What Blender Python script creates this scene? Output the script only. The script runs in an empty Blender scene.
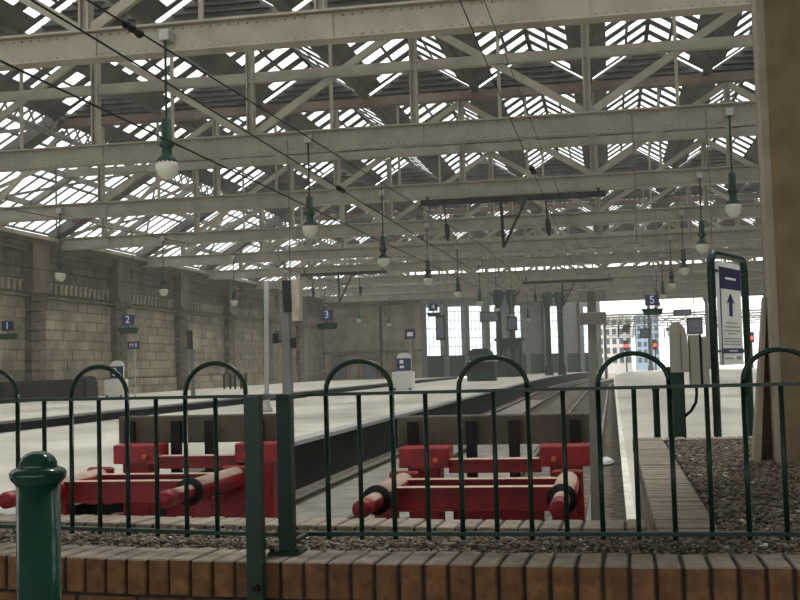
import bpy, math, random
import numpy as np
from mathutils import Vector, Matrix

rng = random.Random(7)
scene = bpy.context.scene
COL = scene.collection

# ------------------------------------------------------------------ camera
EYE = (0.0, 0.0, 1.4)
YAW, PITCH, ROLL, FPX = 0.18370, 0.058077, 0.027, 1130.0
_f = Vector((-math.sin(YAW)*math.cos(PITCH), math.cos(YAW)*math.cos(PITCH), math.sin(PITCH)))
_r = Vector((math.cos(YAW), math.sin(YAW), 0.0)); _u = _r.cross(_f)
_r2 = _r*math.cos(ROLL) - _u*math.sin(ROLL); _u2 = _r*math.sin(ROLL) + _u*math.cos(ROLL)
cam_d = bpy.data.cameras.new('camera'); cam = bpy.data.objects.new('camera', cam_d); COL.objects.link(cam)
cam.matrix_world = Matrix(((_r2.x, _u2.x, -_f.x, EYE[0]), (_r2.y, _u2.y, -_f.y, EYE[1]), (_r2.z, _u2.z, -_f.z, EYE[2]), (0, 0, 0, 1)))
cam_d.sensor_width = 36.0; cam_d.lens = 36.0*FPX/800.0
cam_d.clip_start = 0.05; cam_d.clip_end = 2000
scene.camera = cam

# ------------------------------------------------------------------ sky, exposure
w = bpy.data.worlds.new('sky'); scene.world = w; w.use_nodes = True
bg = w.node_tree.nodes['Background']; bg.inputs[0].default_value = (0.99, 0.985, 0.95, 1); bg.inputs[1].default_value = 2.4
sun_d = bpy.data.lights.new('sun', 'SUN'); sun = bpy.data.objects.new('sun', sun_d); COL.objects.link(sun)
sun_d.energy = 4.0; sun_d.angle = math.radians(9); sun_d.color = (1.0, 0.95, 0.86)
sun.rotation_euler = (math.radians(-28), math.radians(12), 0)      # high sun, ahead of the camera
vs = scene.view_settings
vs.view_transform = 'Standard'; vs.look = 'None'; vs.exposure = 0.0; vs.gamma = 1.0; vs.use_curve_mapping = False
scene.cycles.volume_bounces = 1
scene.cycles.transparent_max_bounces = 24
scene.cycles.max_bounces = 8

# ------------------------------------------------------------------ materials
M = {}
def mat(name, col, rough=0.7, var=0.0, scale=4.0, metal=0.0, bump=0.0, col2=None, spec=0.5, detail=6.0):
    m = bpy.data.materials.new(name); m.use_nodes = True; M[name] = m
    nt = m.node_tree; b = nt.nodes['Principled BSDF']
    b.inputs['Base Color'].default_value = (*col, 1); b.inputs['Roughness'].default_value = rough
    b.inputs['Metallic'].default_value = metal; b.inputs['Specular IOR Level'].default_value = spec
    if var or col2 or bump:
        tc = nt.nodes.new('ShaderNodeTexCoord'); nz = nt.nodes.new('ShaderNodeTexNoise')
        geo = nt.nodes.new('ShaderNodeNewGeometry')
        nz.inputs['Scale'].default_value = scale; nz.inputs['Detail'].default_value = detail
        nt.links.new(geo.outputs['Position'], nz.inputs['Vector'])
        if var or col2:
            cr = nt.nodes.new('ShaderNodeValToRGB')
            c2 = col2 if col2 else tuple(min(1, c*(1+var)) for c in col)
            c1 = col if col2 else tuple(c*(1-var) for c in col)
            cr.color_ramp.elements[0].position = 0.36; cr.color_ramp.elements[0].color = (*c1, 1)
            cr.color_ramp.elements[1].position = 0.66; cr.color_ramp.elements[1].color = (*c2, 1)
            nt.links.new(nz.outputs['Fac'], cr.inputs['Fac']); nt.links.new(cr.outputs['Color'], b.inputs['Base Color'])
        if bump:
            bp = nt.nodes.new('ShaderNodeBump'); bp.inputs['Strength'].default_value = bump; bp.inputs['Distance'].default_value = 0.02
            nt.links.new(nz.outputs['Fac'], bp.inputs['Height']); nt.links.new(bp.outputs['Normal'], b.inputs['Normal'])
    return m
def vary_by_object(m, amt):
    """each object of this material a little lighter or darker, as bricks and stones are"""
    nt = m.node_tree; b = nt.nodes['Principled BSDF']; inp = b.inputs['Base Color']
    hs = nt.nodes.new('ShaderNodeHueSaturation'); oi = nt.nodes.new('ShaderNodeObjectInfo'); mr = nt.nodes.new('ShaderNodeMapRange')
    mr.inputs['To Min'].default_value = 1-amt; mr.inputs['To Max'].default_value = 1+amt
    nt.links.new(oi.outputs['Random'], mr.inputs['Value']); nt.links.new(mr.outputs['Result'], hs.inputs['Value'])
    if inp.is_linked: nt.links.new(inp.links[0].from_socket, hs.inputs['Color'])
    else: hs.inputs['Color'].default_value = inp.default_value
    nt.links.new(hs.outputs['Color'], inp)

mat('cream_paint', (0.29, 0.265, 0.205), 0.55, 0.14, 1.3)
mat('roof_board', (0.085, 0.084, 0.075), 0.8, 0.3, 1.0)
mat('roof_brown', (0.16, 0.12, 0.09), 0.8, 0.25, 1.0)
mat('roof_grey', (0.20, 0.20, 0.18), 0.7, 0.2, 1.0)
mat('stone', (0.245, 0.208, 0.148), 0.9, 0.28, 0.9, bump=0.3); vary_by_object(M['stone'], 0.15)
mat('stone_dark', (0.105, 0.078, 0.054), 0.9, 0.3, 0.9, bump=0.3); vary_by_object(M['stone_dark'], 0.2)
mat('mortar', (0.15, 0.13, 0.10), 0.95, 0.2, 3)
mat('platform', (0.56, 0.53, 0.445), 0.55, 0.10, 0.5)
mat('platform_white', (0.78, 0.75, 0.66), 0.7, 0.14, 3.0)
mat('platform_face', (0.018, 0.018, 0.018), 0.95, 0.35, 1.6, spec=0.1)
mat('trackbed', (0.10, 0.083, 0.060), 0.95, col2=(0.25, 0.215, 0.165), scale=5.5, bump=0.8, spec=0.2)
mat('concrete', (0.20, 0.185, 0.15), 0.32, col2=(0.42, 0.40, 0.34), scale=2.2, bump=0.2)
mat('sleeper', (0.13, 0.115, 0.09), 0.9, 0.3, 5)
mat('rail_steel', (0.42, 0.40, 0.37), 0.3, metal=0.9)
mat('rail_rust', (0.10, 0.07, 0.05), 0.9, 0.3, 6)
mat('green_paint', (0.007, 0.034, 0.021), 0.35, 0.15, 5, spec=0.3)
mat('green_gloss', (0.011, 0.070, 0.048), 0.14, 0.1, 5)
mat('green_dull', (0.014, 0.042, 0.030), 0.6, 0.2, 5, spec=0.15)
mat('red_paint', (0.25, 0.010, 0.015), 0.45, 0.22, 6)
mat('beige_top', (0.44, 0.32, 0.25), 0.8, 0.15, 9)  # beige given to upward faces of the buffer stops
mat('black_iron', (0.016, 0.016, 0.015), 0.65, 0.3, 4, spec=0.2)
mat('orange', (0.6, 0.12, 0.01), 0.5)
mat('timber', (0.085, 0.075, 0.055), 0.85, 0.25, 3)
mat('brick', (0.185, 0.092, 0.038), 0.8, 0.28, 22, bump=0.35); vary_by_object(M['brick'], 0.2)
mat('brick_lit_top', (0.30, 0.255, 0.205), 0.8, 0.2, 15, bump=0.3); vary_by_object(M['brick_lit_top'], 0.12)  # paler coping brick, light falling on the tops put into its colour
mat('brick_mortar', (0.035, 0.03, 0.025), 0.95, 0.2, 10)
mat('gravel_soil', (0.075, 0.062, 0.048), 0.95, 0.3, 20, bump=0.6)
mat('grey_paint', (0.36, 0.36, 0.34), 0.5, 0.1, 3)
mat('pole_grey', (0.24, 0.24, 0.22), 0.55, 0.1, 3)
mat('grey_steel', (0.125, 0.14, 0.132), 0.5, 0.15, 2)
mat('beige_plastic', (0.38, 0.36, 0.315), 0.45, 0.06, 4)
mat('blue_sign', (0.012, 0.018, 0.10), 0.4)
mat('white_sign', (0.88, 0.90, 0.92), 0.4)
mat('grey_print', (0.35, 0.36, 0.40), 0.5)
mat('pillar_brown', (0.25, 0.19, 0.11), 0.7, 0.22, 5, bump=0.15)
mat('pillar_dark', (0.07, 0.045, 0.025), 0.7, 0.2, 5)
mat('pillar_cream', (0.40, 0.36, 0.28), 0.6, 0.15, 5)
mat('lamp_globe', (0.5, 0.49, 0.41), 0.15)
mat('box_white', (0.70, 0.70, 0.66), 0.5)
mat('facade_white', (0.78, 0.74, 0.70), 0.8, 0.05, 0.3)
mat('facade_blue', (0.34, 0.47, 0.60), 0.3)
mat('window_dark', (0.10, 0.12, 0.15), 0.15)
mat('plinth_black', (0.020, 0.018, 0.017), 0.8, 0.3, 1.2, spec=0.1)
mat('concourse_floor', (0.30, 0.28, 0.25), 0.5, 0.1, 2)
mat('concourse_wall', (0.42, 0.38, 0.30), 0.8, 0.1, 1)
mat('bin_white', (0.85, 0.85, 0.85), 0.5)
def clear(name, tint, fac):
    m = bpy.data.materials.new(name); m.use_nodes = True; M[name] = m
    nt = m.node_tree; nt.nodes.remove(nt.nodes['Principled BSDF']); out = nt.nodes['Material Output']
    tr = nt.nodes.new('ShaderNodeBsdfTransparent'); tr.inputs[0].default_value = (*tint, 1)
    gl = nt.nodes.new('ShaderNodeBsdfGlossy'); gl.inputs['Roughness'].default_value = 0.15
    mx = nt.nodes.new('ShaderNodeMixShader'); mx.inputs[0].default_value = fac
    nt.links.new(tr.outputs[0], mx.inputs[1]); nt.links.new(gl.outputs[0], mx.inputs[2]); nt.links.new(mx.outputs[0], out.inputs['Surface'])
clear('roof_glass', (0.90, 0.92, 0.93), 0.04)
clear('window_glass', (0.86, 0.90, 0.93), 0.06)
def glow(name, col, s):
    m = bpy.data.materials.new(name); m.use_nodes = True; M[name] = m
    b = m.node_tree.nodes['Principled BSDF']; b.inputs['Base Color'].default_value = (*col, 1)
    b.inputs['Emission Color'].default_value = (*col, 1); b.inputs['Emission Strength'].default_value = s
glow('red_signal', (1.0, 0.03, 0.02), 9.0)

# ------------------------------------------------------------------ helpers
ORG = {}
class MB:
    def __init__(s): s.v = []; s.f = []
    def add(s, vs, fs):
        o = len(s.v); s.v += [tuple(p) for p in vs]; s.f += [tuple(i+o for i in f) for f in fs]; return s
    def box(s, x0, x1, y0, y1, z0, z1):
        return s.add([(x0,y0,z0),(x1,y0,z0),(x1,y1,z0),(x0,y1,z0),(x0,y0,z1),(x1,y0,z1),(x1,y1,z1),(x0,y1,z1)],
                     [(3,2,1,0),(4,5,6,7),(0,1,5,4),(1,2,6,5),(2,3,7,6),(3,0,4,7)])
    def bev(s, x0, x1, y0, y1, z0, z1, b):
        """box with its four vertical edges and its top edges eased"""
        def ring(d, z):
            return [(x0+b+d,y0+d,z),(x1-b-d,y0+d,z),(x1-d,y0+b+d,z),(x1-d,y1-b-d,z),(x1-b-d,y1-d,z),(x0+b+d,y1-d,z),(x0+d,y1-b-d,z),(x0+d,y0+b+d,z)]
        v = ring(0,z0)+ring(0,z1-b)+ring(b*.7,z1); f = [tuple(range(7,-1,-1)), tuple(range(16,24))]
        for k in (0,8):
            for i in range(8): f.append((k+i,k+(i+1)%8,k+8+(i+1)%8,k+8+i))
        return s.add(v, f)
    def bar(s, p0, p1, w, h, up=(0,0,1)):
        p0, p1 = Vector(p0), Vector(p1); d = (p1-p0).normalized(); u = Vector(up)
        if abs(d.dot(u)) > .98: u = Vector((0,1,0))
        a = d.cross(u).normalized(); c = a.cross(d).normalized(); a *= w/2; c *= h/2
        return s.add([p0-a-c,p0+a-c,p0+a+c,p0-a+c,p1-a-c,p1+a-c,p1+a+c,p1-a+c],
                     [(0,1,2,3),(7,6,5,4),(4,5,1,0),(5,6,2,1),(6,7,3,2),(7,4,0,3)])
    def tube(s, pts, r, n=8, closed=False):
        pts = [Vector(p) for p in pts]; N = len(pts); R = r if isinstance(r, (list, tuple)) else [r]*N
        ref = None; rings = []
        for i, p in enumerate(pts):
            a = pts[i-1] if (i > 0 or closed) else pts[0]; b = pts[(i+1) % N] if (i < N-1 or closed) else pts[-1]
            d = (b-a)
            if d.length < 1e-9: d = Vector((0,0,1))
            d.normalize()
            if ref is None:
                ref = Vector((0,0,1)) if abs(d.z) < .9 else Vector((0,1,0))
            x = (ref - d*ref.dot(d)).normalized(); ref = x; y = d.cross(x)
            rings.append([p + x*(R[i]*math.cos(2*math.pi*k/n)) + y*(R[i]*math.sin(2*math.pi*k/n)) for k in range(n)])
        v = [q for rg in rings for q in rg]; f = []
        for i in range(N if closed else N-1):
            j = (i+1) % N
            for k in range(n): f.append((i*n+k, i*n+(k+1)%n, j*n+(k+1)%n, j*n+k))
        if not closed: f += [tuple(range(n-1,-1,-1)), tuple(range((N-1)*n, N*n))]
        return s.add(v, f)
    def lathe(s, prof, c=(0,0,0), n=24):
        v = []; f = []
        for r, z in prof: v += [(c[0]+r*math.cos(2*math.pi*k/n), c[1]+r*math.sin(2*math.pi*k/n), c[2]+z) for k in range(n)]
        for i in range(len(prof)-1):
            for k in range(n): f.append((i*n+k, i*n+(k+1)%n, (i+1)*n+(k+1)%n, (i+1)*n+k))
        f += [tuple(range(n-1,-1,-1)), tuple(range((len(prof)-1)*n, len(prof)*n))]
        return s.add(v, f)
    def prism(s, poly, ext, org, ax, ay):
        """polygon (u,v) at org + u*ax + v*ay, pushed along ext"""
        org, ax, ay, ext = Vector(org), Vector(ax), Vector(ay), Vector(ext); n = len(poly)
        a = [org+ax*u+ay*v for u, v in poly]; b = [p+ext for p in a]
        return s.add(a+b, [tuple(range(n-1,-1,-1)), tuple(range(n,2*n))]+[(i,(i+1)%n,n+(i+1)%n,n+i) for i in range(n)])
    def mesh(s, name, m, o=Vector((0,0,0)), smooth=False):
        me = bpy.data.meshes.new(name)
        me.from_pydata([(v[0]-o.x, v[1]-o.y, v[2]-o.z) for v in s.v], [], s.f); me.update()
        if m: me.materials.append(M[m] if isinstance(m, str) else m)
        if smooth: me.polygons.foreach_set('use_smooth', [True]*len(me.polygons))
        return me
    def build(s, name, m, parent=None, smooth=False, loc=None):
        o = ORG.get(parent.name, Vector((0,0,0))) if parent else (Vector(loc) if loc else Vector((0,0,0)))
        ob = bpy.data.objects.new(name, s.mesh(name, m, o, smooth)); COL.objects.link(ob)
        if parent: ob.parent = parent
        elif loc: ob.location = loc
        ORG[ob.name] = o
        return ob
def tag(o, label=None, cat=None, group=None, kind=None):
    if label: o['label'] = label
    if cat: o['category'] = cat
    if group: o['group'] = group
    if kind: o['kind'] = kind
    return o
def thing(name, loc, label=None, cat=None, group=None, kind=None):
    o = bpy.data.objects.new(name, None); COL.objects.link(o); o.location = loc; o.empty_display_size = .2
    ORG[o.name] = Vector(loc); return tag(o, label, cat, group, kind)
def link_copy(src, parent=None):
    c = src.copy(); COL.objects.link(c); c.parent = parent
    for ch in list(src.children): link_copy(ch, c)
    return c
def place(name, me, loc, parent, rz=0.0):
    """one more object of a shared mesh"""
    ob = bpy.data.objects.new(name, me); COL.objects.link(ob); ob.parent = parent
    o = ORG.get(parent.name, Vector((0,0,0))) if parent else Vector((0,0,0))
    ob.location = Vector(loc)-o; ob.rotation_euler = (0,0,rz); return ob
def text(name, s, size, m, parent, pos, rx=math.pi/2, rz=0.0, ext=0.004):
    cu = bpy.data.curves.new(name, 'FONT'); cu.body = s; cu.size = size; cu.extrude = ext; cu.align_x = 'CENTER'; cu.align_y = 'CENTER'
    t = bpy.data.objects.new(name, cu); dg = bpy.context.evaluated_depsgraph_get()
    COL.objects.link(t); dg.update(); me = bpy.data.meshes.new_from_object(t.evaluated_get(dg)); bpy.data.objects.remove(t)
    me.name = name; me.materials.clear(); me.materials.append(M[m])
    ob = bpy.data.objects.new(name, me); COL.objects.link(ob); ob.parent = parent
    ob.location = Vector(pos)-ORG.get(parent.name, Vector((0,0,0))); ob.rotation_euler = (rx,0,rz); return ob
_A = np.array([[*_r2],[*_u2],[*_f]])
def seen_area(P):
    """rough size of a patch in the picture, 0 outside the frame"""
    d = (np.array(P, float)-np.array(EYE)) @ _A.T
    if (d[:,2] < .5).any(): return 0.0
    x = 400+FPX*d[:,0]/d[:,2]; y = 300-FPX*d[:,1]/d[:,2]
    cx, cy = x.mean(), y.mean()
    if not (-5 < cx < 770 and -5 < cy < 600): return 0.0
    return 0.5*abs(np.dot(x, np.roll(y,-1))-np.dot(y, np.roll(x,-1)))
def curve(y): return 0.00096*max(0.0, y-90.0)**2          # the tracks bend to the right far out

# ------------------------------------------------------------------ the ground, platforms and rooms
XW, XE = -31.8, 19.0
RAILZ = -0.80
def ribbon(x0, x1, y0, y1, z0, z1, step=6.0, bend=True):
    mb = MB(); ys = [y0]
    while ys[-1] < y1-1e-6: ys.append(min(y1, ys[-1]+step))
    v = []
    for y in ys:
        c = curve(y) if bend else 0
        v += [(x0+c,y,z0),(x1+c,y,z0),(x1+c,y,z1),(x0+c,y,z1)]
    f = [(0,1,2,3)]
    for i in range(len(ys)-1):
        a, b = 4*i, 4*i+4
        for k in range(4): f.append((a+(k+1)%4, a+k, b+k, b+(k+1)%4))
    n = 4*(len(ys)-1); f.append((n+3,n+2,n+1,n))
    return mb.add(v, f)
tag(MB().box(-34, 24, 3.0, 165, -1.6, -.95).build('floor', 'trackbed'), 'brown ballast and dirt of the sunken trackbed', kind='structure')
tag(MB().box(-200, 200, 150, 600, -1.9, -1.05).build('ground', 'concrete'), 'open ground beyond the far end of the shed', kind='structure')
tag(MB().box(XW, XE, -14, 3.40, -0.3, 0.0).build('floor_concourse', 'concourse_floor'), 'concourse floor in front of the brick planter', kind='structure')
def platform(name, x0, x1, y0, y1, label, edges):
    t = thing(name, ((x0+x1)/2, y0, 0), label, kind='structure')
    ribbon(x0, x1, y0, y1, -0.06, 0.0).build('paving', 'platform', t)
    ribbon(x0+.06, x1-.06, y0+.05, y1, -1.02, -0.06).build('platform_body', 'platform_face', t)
    for e0, e1, m in edges: ribbon(e0, e1, y0, y1, -0.075, 0.006).build('edge_stone', m, t)
platform('floor_platform', XW, -18.7, 3.4, 128, 'pale platform along the stone side wall', [(-18.98, -18.66, 'grey_paint')])
platform('floor_platform', -14.85, -6.05, 3.4, 150, 'broad pale platform between the two trenches', [(-14.89, -14.65, 'grey_paint'), (-6.4, -6.01, 'grey_paint')])
platform('floor_platform', 0.155, XE, 3.4, 143, 'pale platform at right behind the planter', [(0.075, 0.155, 'platform_white')])
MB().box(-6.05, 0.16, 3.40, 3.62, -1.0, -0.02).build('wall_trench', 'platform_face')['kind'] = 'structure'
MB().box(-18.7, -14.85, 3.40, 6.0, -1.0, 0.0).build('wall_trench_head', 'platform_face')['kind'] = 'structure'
# unseen concourse around the camera; ceiling edge and wall openings set by light
tag(MB().box(XW, XE, -14, 6.5, 7.6, 7.9).build('ceiling_concourse', 'concourse_wall'), kind='structure', label='solid concourse ceiling in front of the train shed')
mb = MB()
for i in range(7):
    x = XW+ i*(XE-XW-1.2)/6; mb.box(x, x+1.2, -14.3, -14, 0, 7.6)
mb.box(XW, XE, -14.3, -14, 4.6, 7.6); tag(mb.build('wall_back', 'concourse_wall'), kind='structure', label='unseen concourse back wall, left open below to let in light')
MB().box(XW-.8, XW-.4, -14, 30, 0, 9.4).build('wall_concourse_left', 'concourse_wall')['kind'] = 'structure'
tag(MB().box(XE+.1, XE+.6, -14, 142, -1, 13.4).build('wall_right', 'mortar'), kind='structure', label='plain stone wall on the far right side')

# ------------------------------------------------------------------ roof: trusses
T = [24.0+12.2*k for k in range(10)]
YE = 140.0                                          # end of the shed roof
ZC, ZT, ZF, ZR = 8.95, 10.75, 13.3, 14.8           # bottom chord, tie, furrow, ridge
posts = [-0.47+5.6*k for k in range(-5, 4)]
ords = ['nearest', 'second nearest', 'third nearest', 'fourth nearest', 'fifth nearest', 'sixth nearest', 'seventh nearest', 'eighth nearest', 'ninth nearest', 'farthest']
def make_truss(Y):
    t = thing('roof_truss', (0, Y, ZC), None, 'truss', 'cream roof trusses across the shed')
    b = MB().box(XW+.2, XE, Y-.05, Y+.05, ZC-.31, ZC+.31)
    b.box(XW+.2, XE, Y-.24, Y+.24, ZC+.29, ZC+.34); b.box(XW+.2, XE, Y-.24, Y+.24, ZC-.34, ZC-.29)
    for x in posts: b.box(x-.28, x+.28, Y-.09, Y+.09, ZC-.25, ZC+.28)
    ch = b.build('bottom_chord', 'cream_paint', t)
    rv = MB(); x = XW+.5
    while x < XE-.3:
        for dz in (.23, -.23): rv.add([(x-.025,Y-.05,ZC+dz-.025),(x+.025,Y-.05,ZC+dz-.025),(x+.025,Y-.05,ZC+dz+.025),(x-.025,Y-.05,ZC+dz+.025),(x,Y-.085,ZC+dz)], [(0,1,4),(1,2,4),(2,3,4),(3,0,4)])
        x += .22
    rv.build('rivets', 'roof_grey', ch)['kind'] = 'stuff'
    b = MB().box(-24.6, XE, Y-.06, Y+.06, ZT-.16, ZT+.16); b.box(-24.6, XE, Y-.14, Y+.14, ZT-.18, ZT-.14); b.build('tie_beam', 'cream_paint', t)
    b = MB().box(-24.8, XE, Y-.15, Y+.15, ZF-.38, ZF-.05); b.box(-24.8, XE, Y-.24, Y+.24, ZF-.43, ZF-.37); b.build('top_chord', 'roof_brown', t)
    for x in posts:
        top = ZF-.5 if x > -25 else 10.9
        p = MB().box(x-.12, x-.07, Y-.16, Y+.16, ZC+.3, top); p.box(x+.07, x+.12, Y-.16, Y+.16, ZC+.3, top); p.box(x-.08, x+.08, Y-.03, Y+.03, ZC+.3, top)
        p.build('post', 'cream_paint', t)
    for k in range(len(posts)-1):
        x0, x1 = posts[k], posts[k+1]
        if x0 < -25: continue
        i = k-5                                                     # panel next to the bottom node at -0.47
        if i % 2 == 0: a, c = (x0, Y, ZC+.3), (x1, Y, ZF-.5)
        else: a, c = (x0, Y, ZF-.5), (x1, Y, ZC+.3)
        MB().bar(a, c, .14, .24).build('diagonal', 'cream_paint', t)
    MB().bar((-28.47, Y, ZC+.3), (-24.7, Y, ZF-.6), .14, .22).build('diagonal', 'cream_paint', t)
    MB().bar((-30.9, Y, ZC+.3), (-22.87, Y, ZF-1.2), .1, .16).build('diagonal', 'cream_paint', t)
    for k in range(len(posts)-1):
        x = (posts[k]+posts[k+1])/2
        if x > -24: MB().box(x-.05, x+.05, Y-.05, Y+.05, ZC+.3, ZF-.5).build('hanger', 'cream_paint', t)
    return t
tr0 = make_truss(T[0])
for i, Y in enumerate(T):
    t = tr0 if i == 0 else link_copy(tr0)
    t.location = (0, Y, ZC)
    if i == 1:
        for ch in t.children:
            if ch.name.startswith('tie_beam'): ch.location.z += .5      # its tie sits higher
    t['label'] = ords[i]+' cream steel roof truss spanning the shed'

# ------------------------------------------------------------------ roof: glazed ridges and the sloping glass over the wall
roof = thing('ceiling', (0, 12, ZF), 'glazed ridge and furrow roof of the train shed', kind='structure')
HW = 2.425
ridges = [1.9+4.85*k for k in range(-5, 4)]
edges = [6.5, 11.8]+T+[YE]
panes = []
def slab(p, du, dv, th=.02):
    """thin box from corner p spanned by du, dv"""
    p, du, dv = Vector(p), Vector(du), Vector(dv); n = du.cross(dv).normalized()*th
    return [p, p+du, p+du+dv, p+dv, p+n, p+du+n, p+du+dv+n, p+dv+n]
BOXF = [(3,2,1,0),(4,5,6,7),(0,1,5,4),(1,2,6,5),(2,3,7,6),(3,0,4,7)]
for k in range(len(edges)-1):
    y0, y1 = edges[k]+.35, edges[k+1]-.35; n = round((y1-y0)/1.45); py = (y1-y0)/n; gw = py*.60
    deck = MB(); bars = MB()
    for xr in ridges:
        for sd in (-1, 1):
            F = Vector((xr+sd*HW, y0, ZF)); S = Vector((-sd*HW, 0, ZR-ZF)); L = Vector((0, y1-y0, 0))
            for s0, s1 in ((0, .30), (.62, .66), (.965, 1.0)): deck.add(slab(F+S*s0, L, S*(s1-s0), .03*(-sd)), BOXF)
            for j in range(n+1):
                yy = y0+j*py-(py-gw)/2; a = max(y0, yy); c = min(y1, yy+py-gw)
                deck.add(slab((F.x, a, F.z), (0, c-a, 0), S, .035*(-sd)), BOXF)
            for j in range(n):
                for s0, s1 in ((.30, .62), (.66, .965)):
                    p = Vector((F.x, y0+j*py+(py-gw)/2, F.z))+S*s0
                    panes.append((p, Vector((0, gw, 0)), S*(s1-s0)))
        deck.box(xr-HW-.16, xr-HW+.16, edges[k], edges[k+1], ZF-.12, ZF+.06)         # gutter
        deck.box(xr-.07, xr+.07, edges[k], edges[k+1], ZR-.03, ZR+.14)
    deck.build('roof_deck', 'roof_board', roof)
# sloping glass from the wall head up to the lattice girder
XG, ZG, ZL = -24.78, 13.5, 9.45
for k in range(len(edges)-1):
    y0, y1 = edges[k], edges[k+1]; n = round((y1-y0)/1.15); py = (y1-y0)/n
    S = Vector((XG-XW, 0, ZG-ZL)); P = Vector((XW, y0, ZL)); fr = MB()
    for j in range(n+1): fr.add(slab(P+Vector((0, j*py-.06, 0)), (0, .12, 0), S, -.07), BOXF)
    for s0 in (0, .24, .49, .74, .985): fr.add(slab(P+S*s0, (0, y1-y0, 0), S*.014, -.1), BOXF)
    fr.build('glazing_frame', 'roof_board', roof)
    for j in range(n):
        for q in range(4):
            panes.append((P+Vector((0, j*py+.06, 0))+S*(q*.2475+.014), Vector((0, py-.12, 0)), S*.232))
for k in range(1, len(edges)-1):
    a, b = edges[k], edges[k+1]; f_ = lambda y, q: (XW+(XG-XW)*q, y, ZL+(ZG-ZL)*q-.25)
    MB().bar(f_(a, .05), f_(b, .95), .1, .14).build('wind_brace', 'roof_grey', roof); MB().bar(f_(b, .05), f_(a, .95), .1, .14).build('wind_brace', 'roof_grey', roof)
    MB().bar(f_((a+b)/2, .0), f_((a+b)/2, 1), .3, .3).build('rafter', 'roof_grey', roof)
    for q in (.3, .62): MB().bar(f_(a, q), f_(b, q), .1, .3).build('purlin', 'roof_grey', roof)
for Y in T:
    MB().bar((XW+.1, Y, ZL-.1), (XG, Y, ZG-.1), .9, .5).build('principal_rafter', 'roof_board', roof)
score = sorted(range(len(panes)), key=lambda i: -seen_area([panes[i][0], panes[i][0]+panes[i][1], panes[i][0]+panes[i][1]+panes[i][2], panes[i][0]+panes[i][2]]))
big = set(score[:300]); rest = MB()
for i, (p, a, b) in enumerate(panes):
    if i in big: MB().add(slab(p, a, b), BOXF).build('glass_pane', 'roof_glass', roof)
    else: rest.add(slab(p, a, b), BOXF)
tag(rest.build('roof_glazing', 'roof_glass', roof), kind='stuff')
# louvred gable ends over every truss
g = MB().prism([(-HW, 0), (HW, 0), (0, ZR-ZF)], (0, .06, 0), (0, 0.05, 0), (1,0,0), (0,0,1))
for q in range(5):
    z = .1+q*.24; hw = HW*(1-z/(ZR-ZF))-.12
    g.bar((-hw, -.02, z), (hw, -.02, z), .16, .05)
gm = g.mesh('gable_end', 'roof_board')
for Y in T+[YE]:
    for xr in ridges: place('gable_end', gm, (xr, Y, ZF), roof)
# lattice girder
lg = thing('lattice_girder', (XG, 12, 12.6), 'long grey lattice girder along the top of the sloping side glazing', 'girder')
MB().box(XG-.15, XG+.15, 7, YE, 13.5, 13.65).build('top_chord', 'roof_grey', lg)
MB().box(XG-.15, XG+.15, 7, YE, 12.35, 12.5).build('bottom_chord', 'roof_grey', lg)
la = MB(); y = 12.0
while y < YE-1:
    la.bar((XG+.06, y, 12.45), (XG+.06, y+1.1, 13.55), .05, .1); la.bar((XG-.06, y, 13.55), (XG-.06, y+1.1, 12.45), .05, .1); y += 1.1
tag(la.build('lacing', 'roof_grey', lg), kind='stuff')

# ------------------------------------------------------------------ left stone wall
wl = thing('wall_left', (XW, 30, 0), 'long tan stone side wall with pilasters and cornice', kind='structure')
MB().box(XW-.6, XW-.08, 30, 123, -1, 9.3).build('wall_core', 'mortar', wl)
pil = [T[0], T[1]]+[58.3+10.9*k for k in range(-1, 7)]
stones = []
def stone_rows(ya, yb, z0, z1, rows, bl, depth, k=0):
    h = (z1-z0)/rows
    for r in range(rows):
        y = ya - (bl*.5 if r % 2 else 0)
        while y < yb-.05:
            a, c = max(ya, y)+.02, min(yb, y+bl*(rng.uniform(.85, 1.15)))-.02
            if c-a > .12: stones.append((XW-.08, XW+depth+rng.uniform(-.02, .02), a, c, z0+r*h+.02, z0+(r+1)*h-.02, k))
            y = c+.02
ps = sorted(pil)
for i, yp in enumerate(ps):
    z = 0.0                                                         # rusticated pilaster: banded blocks
    while z < 6.2:
        stones.append((XW-.08, XW+.42, yp-.8, yp+.8, z+.03, z+.52, 1)); z += .55
    if i+1 < len(ps):
        ya, yb = yp+.8, ps[i+1]-.8
        stone_rows(ya, yb, 1.1, 5.75, 8, 1.35, .04)
        stone_rows(ya, yb, 0.0, 1.05, 2, 1.6, .16)
        stone_rows(ya, yb, 6.95, 8.3, 3, 1.5, .06, 1)
def st_pts(s): return [(s[1],s[2],s[4]),(s[1],s[3],s[4]),(s[1],s[3],s[5]),(s[1],s[2],s[5])]
order = sorted(range(len(stones)), key=lambda i: -seen_area(st_pts(stones[i])))
big = set(order[:300]); rest = [MB(), MB()]
for i, s in enumerate(stones):
    if i in big: MB().box(*s[:6]).build('stone_block', ('stone', 'stone_dark')[s[6]], wl)
    else: rest[s[6]].box(*s[:6])
tag(rest[0].build('stonework', 'stone', wl), kind='stuff'); tag(rest[1].build('pilaster_stonework', 'stone_dark', wl), kind='stuff')
cn = MB()
for x1, z0, z1 in ((.25, 5.78, 5.92), (.2, 6.78, 6.95), (.3, 8.3, 8.5), (.45, 8.5, 8.75), (.65, 8.75, 9.0)): cn.box(XW-.1, XW+x1, 30, 123, z0, z1)
cn.build('cornice', 'stone_dark', wl)
MB().box(XW+.3, XW+.8, 30, 123, 9.0, 9.22).build('gutter', 'cream_paint', wl)
for yp in ps:
    MB().box(XW-.1, XW+.62, yp-.95, yp+.95, 6.2, 8.9).box(XW-.1, XW+.75, yp-1.05, yp+1.05, 6.0, 6.25).build('pilaster_head', 'stone_dark', wl)
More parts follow.
